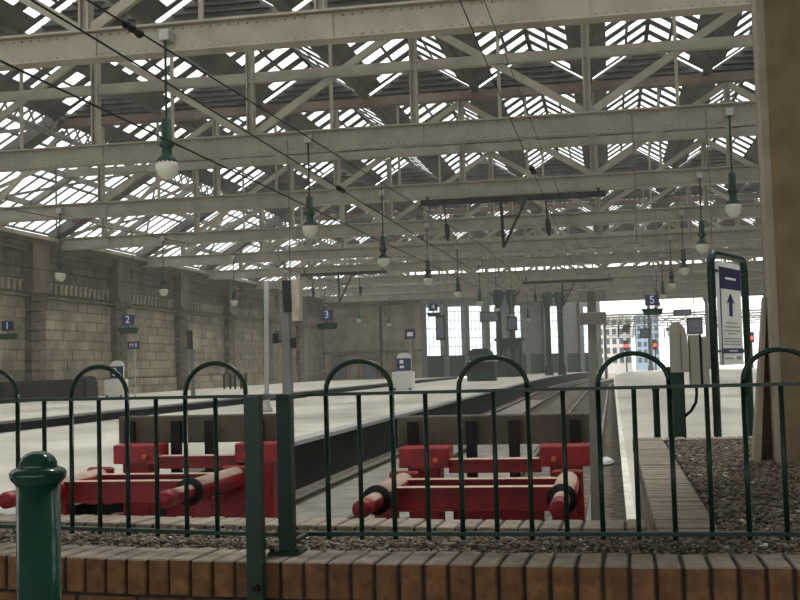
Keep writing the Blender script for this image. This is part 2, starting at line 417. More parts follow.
br = MB().box(0, .2, -.16, .16, 0, .5).box(0, .26, -.2, .2, .5, .62).mesh('frieze_bracket', 'stone')
for i in range(len(ps)-1):
    y = ps[i]+1.4
    while y < ps[i+1]-1.0: place('frieze_bracket', br, (XW-.08, y, 6.1), wl); y += .62

# ------------------------------------------------------------------ far end of the shed
we = thing('wall_end', (-26, 123, 0), 'far end wall of pale stone with doorways facing the camera', kind='structure')
b = MB().box(XW, -20.5, 123, 123.6, -1, 9.0); b.build('wall_core', 'stone', we)
for x in (-31.2, -28.1, -25.0, -20.9): MB().box(x-.35, x+.35, 122.75, 123, 0, 8.2).build('pilaster', 'stone', we)
MB().box(XW, -20.4, 122.5, 123, 8.2, 8.9).build('cornice', 'stone_dark', we)
MB().box(XW, -20.4, 122.6, 123, 2.9, 3.15).build('string_course', 'stone_dark', we)
for x in (-30.0, -26.4, -23.0):
    MB().box(x-.7, x+.7, 122.93, 123.02, 0, 2.2).build('doorway', 'window_dark', we)
    MB().box(x-.85, x-.7, 122.85, 123.0, 0, 2.35).box(x+.7, x+.85, 122.85, 123, 0, 2.35).box(x-.85, x+.85, 122.85, 123, 2.2, 2.4).build('door_frame', 'stone_dark', we)
MB().box(-25.2, -24.9, 122.6, 122.75, .2, 8).build('drain_pipe', 'black_iron', we)
# tall glazed screen
sc = thing('wall_screen', (-20.4, 124, 0), 'tall glazed screen of grey-green piers and bright windows', kind='structure')
p0, p1 = Vector((-20.5, 123.3, 0)), Vector((-1.8, 146, 0)); NB = 9; dirv = (p1-p0)/NB; un = dirv.normalized(); nn = Vector((un.y, -un.x, 0))
for i in range(NB+1):
    c = p0+dirv*i; MB().bar(c, c+Vector((0,0,9.2)), .62 if i < 5 else .8, .75, up=un).build('pier', 'grey_steel', sc)
win = 0
for i in range(NB):
    a = p0+dirv*i+un*.35; b_ = p0+dirv*(i+1)-un*.35
    MB().bar(a+Vector((0,0,1.2)), b_+Vector((0,0,1.2)), .3, 2.4).build('lower_panel', 'green_dull', sc)
    MB().bar(a+Vector((0,0,8.7)), b_+Vector((0,0,8.7)), .4, 1.0).build('head_beam', 'grey_steel', sc)
    if i in (5, 7): MB().bar(a+Vector((0,0,5.3)), b_+Vector((0,0,5.3)), .3, 5.8).build('panel', 'grey_steel', sc); continue
    MB().bar(a+Vector((0,0,5.3)), b_+Vector((0,0,5.3)), .03, 5.8).build('glass_pane', 'window_glass', sc)
    fr = MB()
    for q in range(1, 4): c = a.lerp(b_, q/4); fr.bar(c+Vector((0,0,2.4)), c+Vector((0,0,8.2)), .05, .05)
    for z in (3.4, 4.4, 5.4, 6.4, 7.4): fr.bar(a+Vector((0,0,z)), b_+Vector((0,0,z)), .06, .06)
    fr.build('glazing_bars', 'grey_steel', sc)
# end gable with the clear strip under the roof
eg = thing('wall_gable', (0, YE, 9), 'boarded end gable with a bright open strip under the roof', kind='structure')
MB().box(XW, XE, YE+.1, YE+.5, 8.6, 12.72).build('boarding', 'roof_grey', eg)
MB().box(XW, XE, YE+.1, YE+.5, 13.2, 13.5).build('boarding', 'roof_grey', eg)
for i in range(26):
    x = -24+i*1.7; MB().box(x-.08, x+.08, YE+.15, YE+.4, 12.72, 13.2).build('mullion', 'roof_grey', eg)
for i, x in enumerate((-2.2, 4.6, 11.4, 18.4)):
    c = thing('end_column', (x, YE, 0), ('leftmost', 'second from left', 'third from left', 'rightmost')[i]+' of the grey iron columns under the end gable', 'column', 'columns under the end gable')
    MB().lathe([(.38, -.0), (.38, .5), (.26, .7), (.2, 8.0), (.4, 8.4), (.4, 8.6)], (x, YE+.3, 0), 12).build('shaft', 'grey_steel', c, True)

# ------------------------------------------------------------------ outside
def tower(name, x0, x1, Y, z1, wall, winm, nx, nz, label):
    t = thing(name, ((x0+x1)/2, Y, -1), label, 'building')
    MB().box(x0, x1, Y, Y+12, -1, z1).build('wall', wall, t)
    MB().box(x0-.2, x1+.2, Y-.2, Y+12.2, z1, z1+.3).build('parapet', wall, t)
    dx = (x1-x0)/nx; dz = (z1-.6)/nz
    wm = MB().box(-dx*.3, dx*.3, -.05, .1, -dz*.32, dz*.32).mesh('window', winm)
    for i in range(nx):
        for j in range(nz): place('window', wm, (x0+dx*(i+.5), Y, .6+dz*(j+.5)), t)
tower('office_block', -3.4, 3.3, 190, 8.4, 'facade_white', 'window_dark', 6, 5, 'white office block with rows of windows seen past the shed end')
tower('glass_block', 4.0, 7.6, 186, 8.3, 'facade_blue', 'window_dark', 4, 6, 'blue glazed block beside the white office building')
for i, (x, z, lb) in enumerate(((1.857, 3.17, 'red railway signal in front of the white office block'), (5.54, 3.19, 'red railway signal in front of the blue glass block'),
                                (10.2, 3.56, 'red railway signal seen beside the ticket post'), (17.6, 3.72, 'red railway signal seen right of the green framed sign'))):
    s = thing('railway_signal', (x, 150, -1), lb, 'signal', 'red signals beyond the shed')
    MB().tube([(x,150,-1),(x,150,z-.5)], .09).build('post', 'black_iron', s)
    MB().box(x-.32, x+.32, 150, 150.3, z-.6, z+.75).build('head', 'black_iron', s)
    MB().tube([(x,149.85,z),(x,149.99,z)], .2, 12).build('red_lamp', 'red_signal', s)
for i, (Y, lb) in enumerate(((146, 'nearer steel wire gantry outside the shed end'), (155, 'middle steel wire gantry outside the shed end'), (166, 'farthest steel wire gantry outside the shed end'))):
    gt = thing('wire_gantry', (6, Y, -1), lb, 'gantry')
    MB().box(-.9, 24, Y-.1, Y+.1, 7.0, 7.2).box(-.9, 24, Y-.1, Y+.1, 6.1, 6.25).build('beam', 'grey_steel', gt)
    z = MB()
    for q in range(23): z.bar((-.8+q*1.08, Y, 6.2 if q % 2 else 7.1), (-.8+(q+1)*1.08, Y, 7.1 if q % 2 else 6.2), .08, .08)
    z.build('lacing', 'grey_steel', gt)
    for x in (-.8, 23.8): MB().box(x-.15, x+.15, Y-.15, Y+.15, -1, 7.2).build('mast', 'grey_steel', gt)
    for x in (1, 3, 5, 7.5, 10, 12.5, 15): MB().box(x-.07, x+.07, Y-.07, Y+.07, 4.4, 6.1).build('drop_arm', 'black_iron', gt)
    for z in (4.5, 5.2): MB().tube([(-.8, Y, z), (11.5, Y, z-.12), (23.8, Y, z)], .035, 5).build('span_wire', 'black_iron', gt)
    for x in (2.0, 8.2, 14): MB().box(x-.45, x+.45, Y-.1, Y+.1, 5.3, 5.8).build('equipment_box', 'black_iron', gt)

# ------------------------------------------------------------------ tracks
slm = MB().bev(-1.25, 1.25, -.125, .125, -.15, 0, .015).mesh('sleeper', 'sleeper')
def track(xc, y0, y1, label, nsl):
    t = thing('railway_track', (xc, y0, RAILZ), label, 'track', 'railway tracks in the trenches')
    for dx in (-.75, .75):
        ribbon(xc+dx-.035, xc+dx+.035, y0, y1, RAILZ-.045, RAILZ).build('rail', 'rail_steel', t)
        ribbon(xc+dx-.012, xc+dx+.012, y0, y1, RAILZ-.13, RAILZ-.04).build('rail_web', 'rail_rust', t)
        ribbon(xc+dx-.07, xc+dx+.07, y0, y1, RAILZ-.15, RAILZ-.125).build('rail_foot', 'rail_rust', t)
    y = y0+.4
    for i in range(nsl): place('sleeper', slm, (xc, y, RAILZ-.14), t); y += .7
    far = MB()
    while y < y1: far.box(xc+curve(y)-1.25, xc+curve(y)+1.25, y-.12, y+.12, RAILZ-.28, RAILZ-.14); y += .7
    tag(far.build('far_sleepers', 'sleeper', t), kind='stuff')
track(-4.7, 8.2, 144, 'railway track beside the broad middle platform', 50)
track(-1.15, 8.2, 144, 'railway track beside the right platform edge', 60)
track(-16.8, 8.2, 122, 'railway track in the far trench below the wall platform', 0)
tag(MB().box(-3.85, -2.1, 8, 46, -.96, -.925).build('drain_slab', 'concrete'), 'wet pale concrete strip between the two near tracks', 'drain')
tag(MB().box(-5.38, -4.02, 8, 70, -.96, -.93).build('drain_slab', 'concrete'), 'pale concrete slab between the rails of the left track', 'drain')

tag(MB().box(-.28, .2, 9, 90, -1.0, -.925).build('floor_dirt', 'trackbed'), 'strip of brown dirt along the right platform edge', kind='structure')

# ------------------------------------------------------------------ buffer stops
def pale_topped(ob, dz=.45):
    """pale beige colour on the upward faces"""
    ob.data.materials.append(M['beige_top'])
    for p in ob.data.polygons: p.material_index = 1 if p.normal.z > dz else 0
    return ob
def buffer_stop(X, Y, half, label, cx, th, dz, tw):
    """X, Y: midpoint of the buffer faces; cx: rear frame's offset; tw: ends of the headstock timber"""
    t = thing('buffer_stop', (X, Y, RAILZ-.14), label, 'buffer stop', 'red buffer stops')
    z = .21+dz
    for s in (-1, 1):
        x = X+s*half
        bf = MB().tube([(x,Y,z),(x,Y+.02,z),(x,Y+.2,z)], [.058,.078,.078], 24).build('buffer_head', 'red_paint', t, True)
        pale_topped(MB().tube([(x,Y+.19,z),(x,Y+.68,z)], .074, 24).build('plunger', 'red_paint', bf, True), .6)
        sl = pale_topped(MB().tube([(x,Y+.66,z),(x,Y+2.02,z)], .113, 24).build('buffer_sleeve', 'red_paint', t, True), .6)
        MB().tube([(x,Y+.62,z),(x,Y+.68,z)], .132, 24).build('collar', 'black_iron', sl, True)
        MB().bev(x-.15, x+.15, Y+1.98, Y+2.05, z-.28, z+.125, .02).build('mount_plate', 'red_paint', t)
        for bx in (-.12, .12):
            for bz in (-.22, .09): MB().tube([(x+bx,Y+1.95,z+bz),(x+bx,Y+1.985,z+bz)], .018, 6).build('bolt', 'red_paint', t)
        MB().prism([(0,0),(.5,0),(.5,.75),(.05,.75)], (.12,0,0), (x-.06, Y+2.02, RAILZ-.14), (0,1,0), (0,0,1)).build('strut', 'red_paint', t)
        MB().bev(x-.1, x+.1, Y+1.0, Y+1.2, RAILZ-.14, z-.09, .01).build('pedestal', 'red_paint', t)
    hb_ = half-.08
    for y, n in ((Y+1.0, 'front_beam'), (Y+1.72, 'rear_beam')):
        fb = MB().box(X-hb_, X+hb_, y, y+.03, z-.13, z+.055).box(X-hb_, X+hb_, y-.03, y+.14, z-.145, z-.13).build(n, 'red_paint', t)
        pale_topped(MB().box(X-hb_, X+hb_, y-.03, y+.14, z+.055, z+.07).build('top_flange', 'red_paint', fb))
    C, D = X+cx, Y+2.2                                             # rear frame
    for s in (-1, 1):
        x = C+s*th
        MB().bev(x-.16, x+.16, D, D+.3, RAILZ-.14, .36+dz, .012).bev(x-.26, x+.26, D-.03, D+.33, .35+dz, .56+dz, .015).build('frame_tower', 'red_paint', t)
        MB().tube([(x-s*.12, D-.06, .43+dz),(x-s*.12, D-.028, .43+dz)], .028, 8).build('marker', 'orange', t)
    pale_topped(MB().box(C-th+.25, C+th-.25, D+.02, D+.1, .29+dz, .42+dz).box(C-th+.25, C+th-.25, D-.02, D+.2, .415+dz, .43+dz).build('cross_beam', 'red_paint', t))
    MB().box(C-th+.25, C+th-.25, D+.25, D+.3, -.3, .0).build('lower_beam', 'red_paint', t)
    MB().bev(tw[0], tw[1], D+.45, D+.65, .545+dz, .855+dz, .015).build('headstock_timber', 'timber', t)
    W = tw[1]-tw[0]
    for q in (.085, .385, .60, .905): MB().box(tw[0]+W*q-.055, tw[0]+W*q+.055, D+.37, D+.445, RAILZ-.14, .80+dz).build('upright', 'black_iron', t)
    return t
buffer_stop(-1.29, 9.3, .82, 'red buffer stop on the track beside the right platform', .08, .72, 0, (-2.29, -.2))
buffer_stop(-4.80, 9.7, .78, 'red buffer stop on the left track, partly behind the green bollard', .26, .71, .04, (-5.66, -3.77))
ps_ = thing('service_post', (-.19, 10.3, RAILZ-.2), 'thin pale grey post with small boxes beside the right buffer stop', 'post')
MB().bar((-.215, 10.3, -1.0), (-.16, 10.3, 2.02), .075, .075).build('shaft', 'pole_grey', ps_)
MB().bev(-.27, -.035, 10.2, 10.26, 1.72, 1.83, .01).build('box', 'pole_grey', ps_)
MB().bev(-.28, -.19, 10.2, 10.3, 1.93, 2.04, .01).build('box', 'pole_grey', ps_)
MB().bev(-.13, -.04, 10.2, 10.3, 1.93, 2.04, .01).build('box', 'pole_grey', ps_)
bag = MB(); bag.lathe([(.01,0),(.14,.01),(.18,.06),(.14,.13),(.05,.17),(.005,.18)], (-.2, 25.6, -.925), 9)
bag.v = [(v[0]+rng.uniform(-.02,.02), v[1]+rng.uniform(-.02,.02), max(-.925, v[2]+rng.uniform(-.02,.02))) for v in bag.v]
tag(bag.build('plastic_bag', 'bin_white'), 'crumpled white plastic bag on the dirt by the right platform edge', 'litter')

# ------------------------------------------------------------------ brick planter
def yf(x): return 3.38+.0276*min(0, x-.35)**2
def yb(x): return 4.365+.026*min(0, x-.4)**2                        # outer edge of the back coping
pl = thing('brick_planter', (0, 3.4, 0), 'low curved brick planter filled with gravel in front of the tracks', 'planter')
ZP = 0.80
def two_tone(m, top): return m
fm = MB().bev(-.0325, .0325, 0, .225, -.112, 0, .005).mesh('coping_brick', 'brick'); fm.materials.append(M['brick_lit_top'])
for p in fm.polygons: p.material_index = 1 if p.normal.z > .35 else 0  # light from above painted in: top faces take the paler brick
x = -2.75
while x < 1.9:
    sl = .0552*min(0, x-.35); rz = math.atan(sl)
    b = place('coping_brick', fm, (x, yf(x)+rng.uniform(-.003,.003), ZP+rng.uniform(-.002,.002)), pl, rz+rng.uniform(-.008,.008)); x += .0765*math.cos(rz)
stm = MB().bev(-.105, .105, 0, .1, -.033, .033, .004).mesh('brick', 'brick')
for c in range(4):
    z = ZP-.112-.012-.033-c*.076; x = -2.75+(.11 if c % 2 else 0)
    while x < 1.9:
        sl = .0552*min(0, x-.35); rz = math.atan(sl)
        place('brick', stm, (x, yf(x)+.004+rng.uniform(-.002,.002), z), pl, rz); x += .222*math.cos(rz)
bm = MB().bev(-.0335, .0335, -.215, 0, -.1, 0, .005).mesh('back_coping_brick', 'brick_lit_top')
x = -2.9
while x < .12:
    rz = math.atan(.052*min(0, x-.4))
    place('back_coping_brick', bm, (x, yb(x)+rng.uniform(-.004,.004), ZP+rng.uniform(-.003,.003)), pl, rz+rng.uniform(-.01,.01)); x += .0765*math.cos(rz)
sm = MB().bev(0, .215, -.0355, .0355, -.1, 0, .004).mesh('side_coping_brick', 'brick_lit_top')
y = 4.19
while y < 8.86:
    place('side_coping_brick', sm, (.132+rng.uniform(-.0015,.0015), y, ZP+rng.uniform(-.003,.003)), pl, rng.uniform(-.006,.006)); y += .0765
x = .41
while x < 2.4:
    place('back_coping_brick', bm, (x, 8.88+rng.uniform(-.004,.004), ZP+rng.uniform(-.003,.003)), pl); x += .0765
def strip(fa, fb, xs, z0, z1):
    mb = MB(); v = []
    for x in xs: v += [(x,fa(x),z0),(x,fb(x),z0),(x,fb(x),z1),(x,fa(x),z1)]
    f = [(3,2,1,0)]
    for i in range(len(xs)-1):
        a, b = 4*i, 4*i+4
        for k in range(4): f.append((a+k, a+(k+1)%4, b+(k+1)%4, b+k))
    n = 4*(len(xs)-1); f.append((n,n+1,n+2,n+3)); return mb.add(v, f)
xs = [-2.8+.1*i for i in range(48)]
strip(lambda x: yf(x)+.012, lambda x: yf(x)+.215, xs, 0, ZP-.006).build('mortar_bed', 'brick_mortar', pl)
xs2 = [-2.9+.1*i for i in range(31)]
strip(lambda x: yb(x)-.205, lambda x: yb(x)-.01, xs2, -1.0, ZP-.006).build('back_wall', 'brick_mortar', pl)
MB().box(.137, .34, 4.1, 8.87, -.0, ZP-.006).build('side_wall', 'concrete', pl)
MB().box(.35, 2.4, 8.675, 8.87, 0, ZP-.006).build('far_wall', 'concrete', pl)
# gravel
soil = MB(); xs3 = [-2.8+.1*i for i in range(48)]
soil = strip(lambda x: yf(x)+.2, lambda x: (yb(x)-.2 if x < .3 else 8.7), xs3, .3, ZP-.028)
gb = thing('gravel_bed', (0, 4, ZP-.03), 'brown-grey gravel filling the brick planter', 'gravel', kind='stuff')
soil.build('soil', 'gravel_soil', gb)
gm = bpy.data.materials.new('gravel'); gm.use_nodes = True; M['gravel'] = gm
nt = gm.node_tree; at = nt.nodes.new('ShaderNodeAttribute'); at.attribute_name = 'tone'; nt.links.new(at.outputs['Color'], nt.nodes['Principled BSDF'].inputs['Base Color'])
nt.nodes['Principled BSDF'].inputs['Roughness'].default_value = .85
def pebbles(n, region, smin, smax, seed):
    R = np.random.default_rng(seed); ph = (1+5**.5)/2
    ico = np.array([(-1,ph,0),(1,ph,0),(-1,-ph,0),(1,-ph,0),(0,-1,ph),(0,1,ph),(0,-1,-ph),(0,1,-ph),(ph,0,-1),(ph,0,1),(-ph,0,-1),(-ph,0,1)])/1.9
    tri = np.array([(0,11,5),(0,5,1),(0,1,7),(0,7,10),(0,10,11),(1,5,9),(5,11,4),(11,10,2),(10,7,6),(7,1,8),(3,9,4),(3,4,2),(3,2,6),(3,6,8),(3,8,9),(4,9,5),(2,4,11),(6,2,10),(8,6,7),(9,8,1)])
    c = region(R, n); n = len(c); s = R.uniform(smin, smax, n)
    v = ico[None]*R.uniform(.65, 1.25, (n,12,1))*s[:,None,None]*np.stack([R.uniform(.7,1.3,n), R.uniform(.7,1.3,n), R.uniform(.45,.8,n)], 1)[:,None,:]
    a = R.uniform(0, 6.28, n); ca, sa = np.cos(a)[:,None], np.sin(a)[:,None]
    v = np.stack([v[...,0]*ca-v[...,1]*sa, v[...,0]*sa+v[...,1]*ca, v[...,2]], -1)+c[:,None,:]
    v = v.reshape(-1,3)-np.array([0,4,ZP-.03]); f = (tri[None]+12*np.arange(n)[:,None,None]).reshape(-1,3)
    me = bpy.data.meshes.new('pebbles'); me.vertices.add(len(v)); me.vertices.foreach_set('co', v.ravel())
    me.loops.add(len(f)*3); me.loops.foreach_set('vertex_index', f.ravel().astype(np.int32)); me.polygons.add(len(f)); me.polygons.foreach_set('loop_start', np.arange(0,len(f)*3,3))
    me.update(); me.validate()
    base = np.array([(.22,.175,.125),(.16,.13,.097),(.27,.225,.175),(.11,.095,.08),(.31,.275,.235)])[R.integers(0,5,n)]*R.uniform(.75,1.2,(n,1))
    lit = R.random(n) < .012; base[lit] = (.75,.75,.74)
    colr = np.concatenate([np.repeat(base, 12, 0), np.ones((n*12,1))], 1)
    at = me.attributes.new('tone', 'FLOAT_COLOR', 'POINT'); at.data.foreach_set('color', colr.ravel())
    me.materials.append(M['gravel']); return me
def reg_front(R, n):
    x = R.uniform(-2.75, 1.9, n); t = R.uniform(0, 1, n)
    lo = 3.38+.0276*np.minimum(0, x-.35)**2+.235; hi = np.where(x < .13, 4.365+.026*np.minimum(0, x-.4)**2-.225, 4.3)
    return np.stack([x, lo+(hi-lo)*t, np.full(n, ZP-.026)+R.uniform(-.006, .010, n)], 1)
def reg_right(R, n):
    x = R.uniform(.372, 1.9, n); return np.stack([x, R.uniform(4.2, 8.65, n), np.full(n, ZP-.026)+R.uniform(-.006, .012, n)], 1)
for nm, me in (('pebbles', pebbles(18000, reg_front, .006, .012, 1)), ('pebbles', pebbles(26000, reg_right, .007, .015, 2))):
    o = bpy.data.objects.new(nm, me); COL.objects.link(o); o.parent = gb; o['kind'] = 'stuff'

# ------------------------------------------------------------------ bow topped railings
ZB, ZTOP = .825, 1.307
def railing(name, A, B, sb, hoops, label):
    """A -> B along the foot; sb bars at distances along it; hoops pairs of distances"""
    A, B = Vector((*A, 0)), Vector((*B, 0)); d = (B-A); L = d.length; d.normalize()
    t = thing(name, (A.x, A.y, ZB), label, 'railing', 'bow topped green railings')
    P = lambda s, z: A+d*s+Vector((0,0,z))
    MB().bar(P(0,ZTOP), P(L,ZTOP), .03, .011).build('top_rail', 'green_paint', t)
    MB().bar(P(0,ZB), P(L,ZB), .034, .013).build('bottom_rail', 'green_paint', t)
    for s in sb: MB().tube([P(s,ZB-.02), P(s,ZTOP)], .0085, 10).build('bar', 'green_paint', t, True)
    for a, b in hoops:
        r = (b-a)/2; c = (a+b)/2
        pts = [P(a,ZB-.02), P(a,ZTOP+.01)]+[P(c-r*math.cos(math.pi*q/16), ZTOP+.008+.90*r*math.sin(math.pi*q/16)) for q in range(17)]+[P(b,ZTOP+.01), P(b,ZB-.02)]
        MB().tube(pts, .0088, 10).build('hoop', 'green_paint', t, True)
    return t
x0 = -1.105; step = .1172
rb = railing('bow_top_railing', (x0, 3.85), (1.85, 3.85), [.117+step*(1+2*i) for i in range(12)], [(.117+step*4*i, .117+step*(4*i+2)) for i in range(6)],
        'green bow topped railing panel in front of the right track and gravel')
MB().box(-1.087, -1.040, 3.575, 3.622, ZP, 1.317).build('post', 'green_paint', rb)
bp_ = MB().bev(-1.118, -1.012, 3.545, 3.652, ZP-.001, ZP+.009, .004).build('base_plate', 'green_dull', rb)
bo = MB()
for bx in (-1.105, -1.024): bo.tube([(bx, 3.56, ZP+.008), (bx, 3.56, ZP+.02)], .009, 6)
bo.build('bolt', 'black_iron', bp_)
MB().bar((-1.066, 3.6, 1.304), (-1.066, 3.85, 1.304), .02, .012).build('bracket', 'green_paint', rb)
MB().bar((-1.066, 3.6, ZB), (-1.066, 3.85, ZB), .02, .012).build('bracket', 'green_paint', rb)
LA = Vector((-1.17, 3.830)); LBv = Vector((-2.86, 4.139)); st = .1245
s0 = .112
rl = railing('bow_top_railing', LA, LBv, [s0+st*(1+2*i) for i in range(6)], [(s0+st*4*i, s0+st*(4*i+2)) for i in range(3)],
        'green bow topped railing panel behind the round green bollard')
MB().box(-1.122, -1.073, 3.35, 3.39, 0, 1.318).build('post', 'green_paint', rl)
MB().bar((-1.10, 3.372, 1.306), (-1.165, 3.83, 1.306), .02, .012).build('bracket', 'green_paint', rl)
MB().tube([(-1.09, 3.33, .735), (-1.09, 3.352, .735)], .012, 6).build('bolt', 'black_iron', rl)
# bollard
bl = thing('bollard', (-1.567, 2.9, 0), 'glossy dark green round bollard with collar and domed cap in the foreground', 'bollard')
MB().lathe([(.059,0),(.059,1.11)], (-1.567,2.9,0), 32).build('shaft', 'green_gloss', bl, True)
MB().lathe([(.059,1.098),(.064,1.106),(.072,1.114),(.0765,1.124),(.0765,1.132),(.072,1.140),(.062,1.146),(.052,1.148)], (-1.567,2.9,0), 32).build('collar', 'green_gloss', bl, True)
MB().lathe([(.053,1.146),(.053,1.150),(.051,1.162),(.044,1.175),(.032,1.185),(.016,1.191),(.001,1.192)], (-1.567,2.9,0), 32).build('dome_cap', 'green_gloss', bl, True)

# ------------------------------------------------------------------ right-hand pillar
pc = thing('steel_pillar', (1.2, 6.95, ZP-.1), 'tall brown and cream pillar rising from the gravel at right', 'pillar')
MB().bev(.955, 1.62, 6.80, 7.4, .3, 9.0, .01).build('shaft', 'pillar_brown', pc)
MB().box(.91, .956, 6.82, 7.0, .3, 9.0).build('edge_strip', 'pillar_cream', pc)
MB().prism([(.775,.6),(.825,.6),(.912,1.75),(.897,1.75)], (0,.12,0), (0, 6.95, 0), (1,0,0), (0,0,1)).build('flare_plate', 'pillar_cream', pc)
MB().prism([(.80,.6),(.915,.6),(.915,1.72),(.905,1.72)], (0,.05,0), (0, 7.0, 0), (1,0,0), (0,0,1)).build('recess_panel', 'pillar_dark', pc)

# ------------------------------------------------------------------ post, ticket reader and sign on the right platform
tp = thing('ticket_post', (.53, 10, 0), 'green post with a pale rounded ticket reader and side box', 'ticket reader')
MB().bev(.452, .60, 9.93, 10.07, 0, 1.33, .015).build('post', 'green_paint', tp)
hd = MB().prism([(-.075,1.28),(.075,1.28),(.078,1.45),(.07,1.58),(.05,1.66),(.01,1.705),(-.04,1.71),(-.07,1.68)], (0,.17,0), (.565, 9.90, 0), (1,0,0), (0,0,1)).build('reader_hood', 'beige_plastic', tp)
MB().box(.575, .583, 9.893, 9.902, 1.3, 1.62).build('slot', 'grey_steel', hd)
MB().bev(.648, .735, 9.93, 10.05, 1.165, 1.60, .012).build('side_box', 'beige_plastic', tp)
MB().box(.735, .752, 9.95, 10.03, 1.17, 1.6).build('hinge_strip', 'black_iron', tp)
MB().bev(.752, .81, 9.95, 10.05, 1.15, 1.58, .012).build('side_box', 'beige_plastic', tp)
MB().tube([(.70, 9.98, 1.17), (.70, 9.98, 1.09), (.69, 9.98, 1.02), (.65, 9.98, .95), (.59, 9.98, .9)], .013, 8).build('cable', 'black_iron', tp, True)
tag(MB().lathe([(.028,0),(.028,1.12),(.032,1.125),(.032,1.15),(.02,1.16)], (.36,10,0), 14).build('post', 'green_dull', smooth=True), 'slim dark post standing left of the green ticket post', 'post')
# framed direction sign, turned to face left
SA, SB = Vector((.862, 10.0, 0)), Vector((1.245, 10.95, 0)); sd = (SB-SA).normalized(); sn = Vector((-sd.y, sd.x, 0)); SW = (SB-SA).length
sg = thing('direction_sign', (.862, 10, 0), 'tall sign with blue arrow in a rounded green tube frame', 'sign')
fr = []
R_ = .12
pth = [SA, SA+Vector((0,0,2.3-R_))]+[SA+sd*(R_-R_*math.cos(math.pi/2*q/6))+Vector((0,0,2.3-R_+R_*math.sin(math.pi/2*q/6))) for q in range(1,7)]
pth += [SB-sd*(R_-R_*math.sin(math.pi/2*q/6))+Vector((0,0,2.3-R_+R_*math.cos(math.pi/2*q/6))) for q in range(0,7)]+[SB]
MB().tube(pth, .034, 12).build('tube_frame', 'green_paint', sg, True)
ia, ib = SA+sd*.18, SB-sd*.20; Lp = (ib-ia).length
bd = MB().bar(ia.lerp(ib,.5)+Vector((0,0,1.34)), ia.lerp(ib,.5)+Vector((0,0,2.25)), Lp, .03, up=sn)
pn = MB().add([ia-sn*.015+Vector((0,0,1.33)), ib-sn*.015+Vector((0,0,1.33)), ib-sn*.015+Vector((0,0,2.24)), ia-sn*.015+Vector((0,0,2.24)),
               ia+sn*.015+Vector((0,0,1.33)), ib+sn*.015+Vector((0,0,1.33)), ib+sn*.015+Vector((0,0,2.24)), ia+sn*.015+Vector((0,0,2.24))],
              [(3,2,1,0),(4,5,6,7),(0,1,5,4),(1,2,6,5),(2,3,7,6),(3,0,4,7)]).build('panel', 'white_sign', sg)
def on_panel(name, u0, u1, z0, z1, m, th=.004):
    a, b = ia+sd*(Lp*u0), ia+sd*(Lp*u1); n = sn*(.015+th); k = sn*.014
    return MB().add([a+k+Vector((0,0,z0)), b+k+Vector((0,0,z0)), b+k+Vector((0,0,z1)), a+k+Vector((0,0,z1)),
                     a+n+Vector((0,0,z0)), b+n+Vector((0,0,z0)), b+n+Vector((0,0,z1)), a+n+Vector((0,0,z1))],
                    [(3,2,1,0),(4,5,6,7),(0,1,5,4),(1,2,6,5),(2,3,7,6),(3,0,4,7)]).build(name, m, pn)
# the face towards the camera looks along -sn when sn points away: choose the visible side
if (Vector(EYE)-SA).dot(sn) < 0:
    sn = -sn
on_panel('header', 0, 1, 2.0, 2.19, 'blue_sign'); on_panel('footer', 0, 1, 1.43, 1.475, 'blue_sign'); on_panel('side_edge', 0, .03, 1.33, 2.0, 'blue_sign')
on_panel('header_print', .25, .75, 2.085, 2.105, 'white_sign', .006); on_panel('footer_print', .3, .7, 1.447, 1.458, 'white_sign', .006)
ar = MB(); c0 = ia+sd*(Lp*.48)+sn*.019
ar.prism([(-.045,1.76),(.045,1.76),(.045,1.89),(.12,1.87),(0,1.965),(-.12,1.87),(-.045,1.89)], tuple(sn*-.006), (c0.x,c0.y,0), tuple(sd), (0,0,1))
ar.build('arrow', 'blue_sign', pn)
for z, a, b in ((1.70,.25,.75), (1.665,.15,.85), (1.63,.1,.9), (1.605,.3,.7), (1.56,.1,.92), (1.535,.1,.92), (1.51,.1,.9)): on_panel('print_line', a, b, z-.005, z+.005, 'grey_print')
on_panel('emblem', .66, .88, 1.375, 1.405, 'grey_print'); on_panel('print_line', .12, .5, 1.38, 1.393, 'grey_print')
for z in (1.45, 2.15): 
    MB().bar(SA+Vector((0,0,z)), ia+Vector((0,0,z)), .02, .02).build('bracket', 'green_paint', sg)
    MB().bar(ib+Vector((0,0,z)), SB+Vector((0,0,z)), .02, .02).build('bracket', 'green_paint', sg)

# ------------------------------------------------------------------ pendant lamps
def lamp():
    t = thing('pendant_lamp', (0,0,0), None, 'lamp', 'globe lamps hanging from the trusses')
    MB().tube([(0,0,.3),(0,0,3.0)], .03, 6).build('rod', 'green_dull', t)
    MB().bev(-.12, .12, -.1, .28, 2.9, 3.14, .02).build('junction_box', 'grey_paint', t)
    MB().lathe([(.05,1.12),(.11,1.1),(.12,.62),(.16,.58),(.17,.5),(.11,.46),(.12,.3),(.2,.22),(.24,.16),(.24,.1)], (0,0,0), 14).build('housing', 'green_dull', t, True)
    MB().lathe([(.235,.14),(.26,.05),(.25,-.06),(.2,-.17),(.11,-.24),(.01,-.26)], (0,0,0), 16).build('globe', 'lamp_globe', t, True)
    return t
l0 = lamp(); first = True
rows = {'over the wall platform': (-24.8, range(2, 9)), 'over the middle platform': (-9.62, range(0, 9)), 'over the right platform': (3.85, range(1, 9))}
for rn, (x, ks) in rows.items():
    for k in ks:
        o = l0 if first else link_copy(l0); first = False
        o.location = (x+curve(T[k]), T[k]-.3, 5.95); o['label'] = f'green pendant globe lamp {rn}, hanging from the {ords[k]} truss'

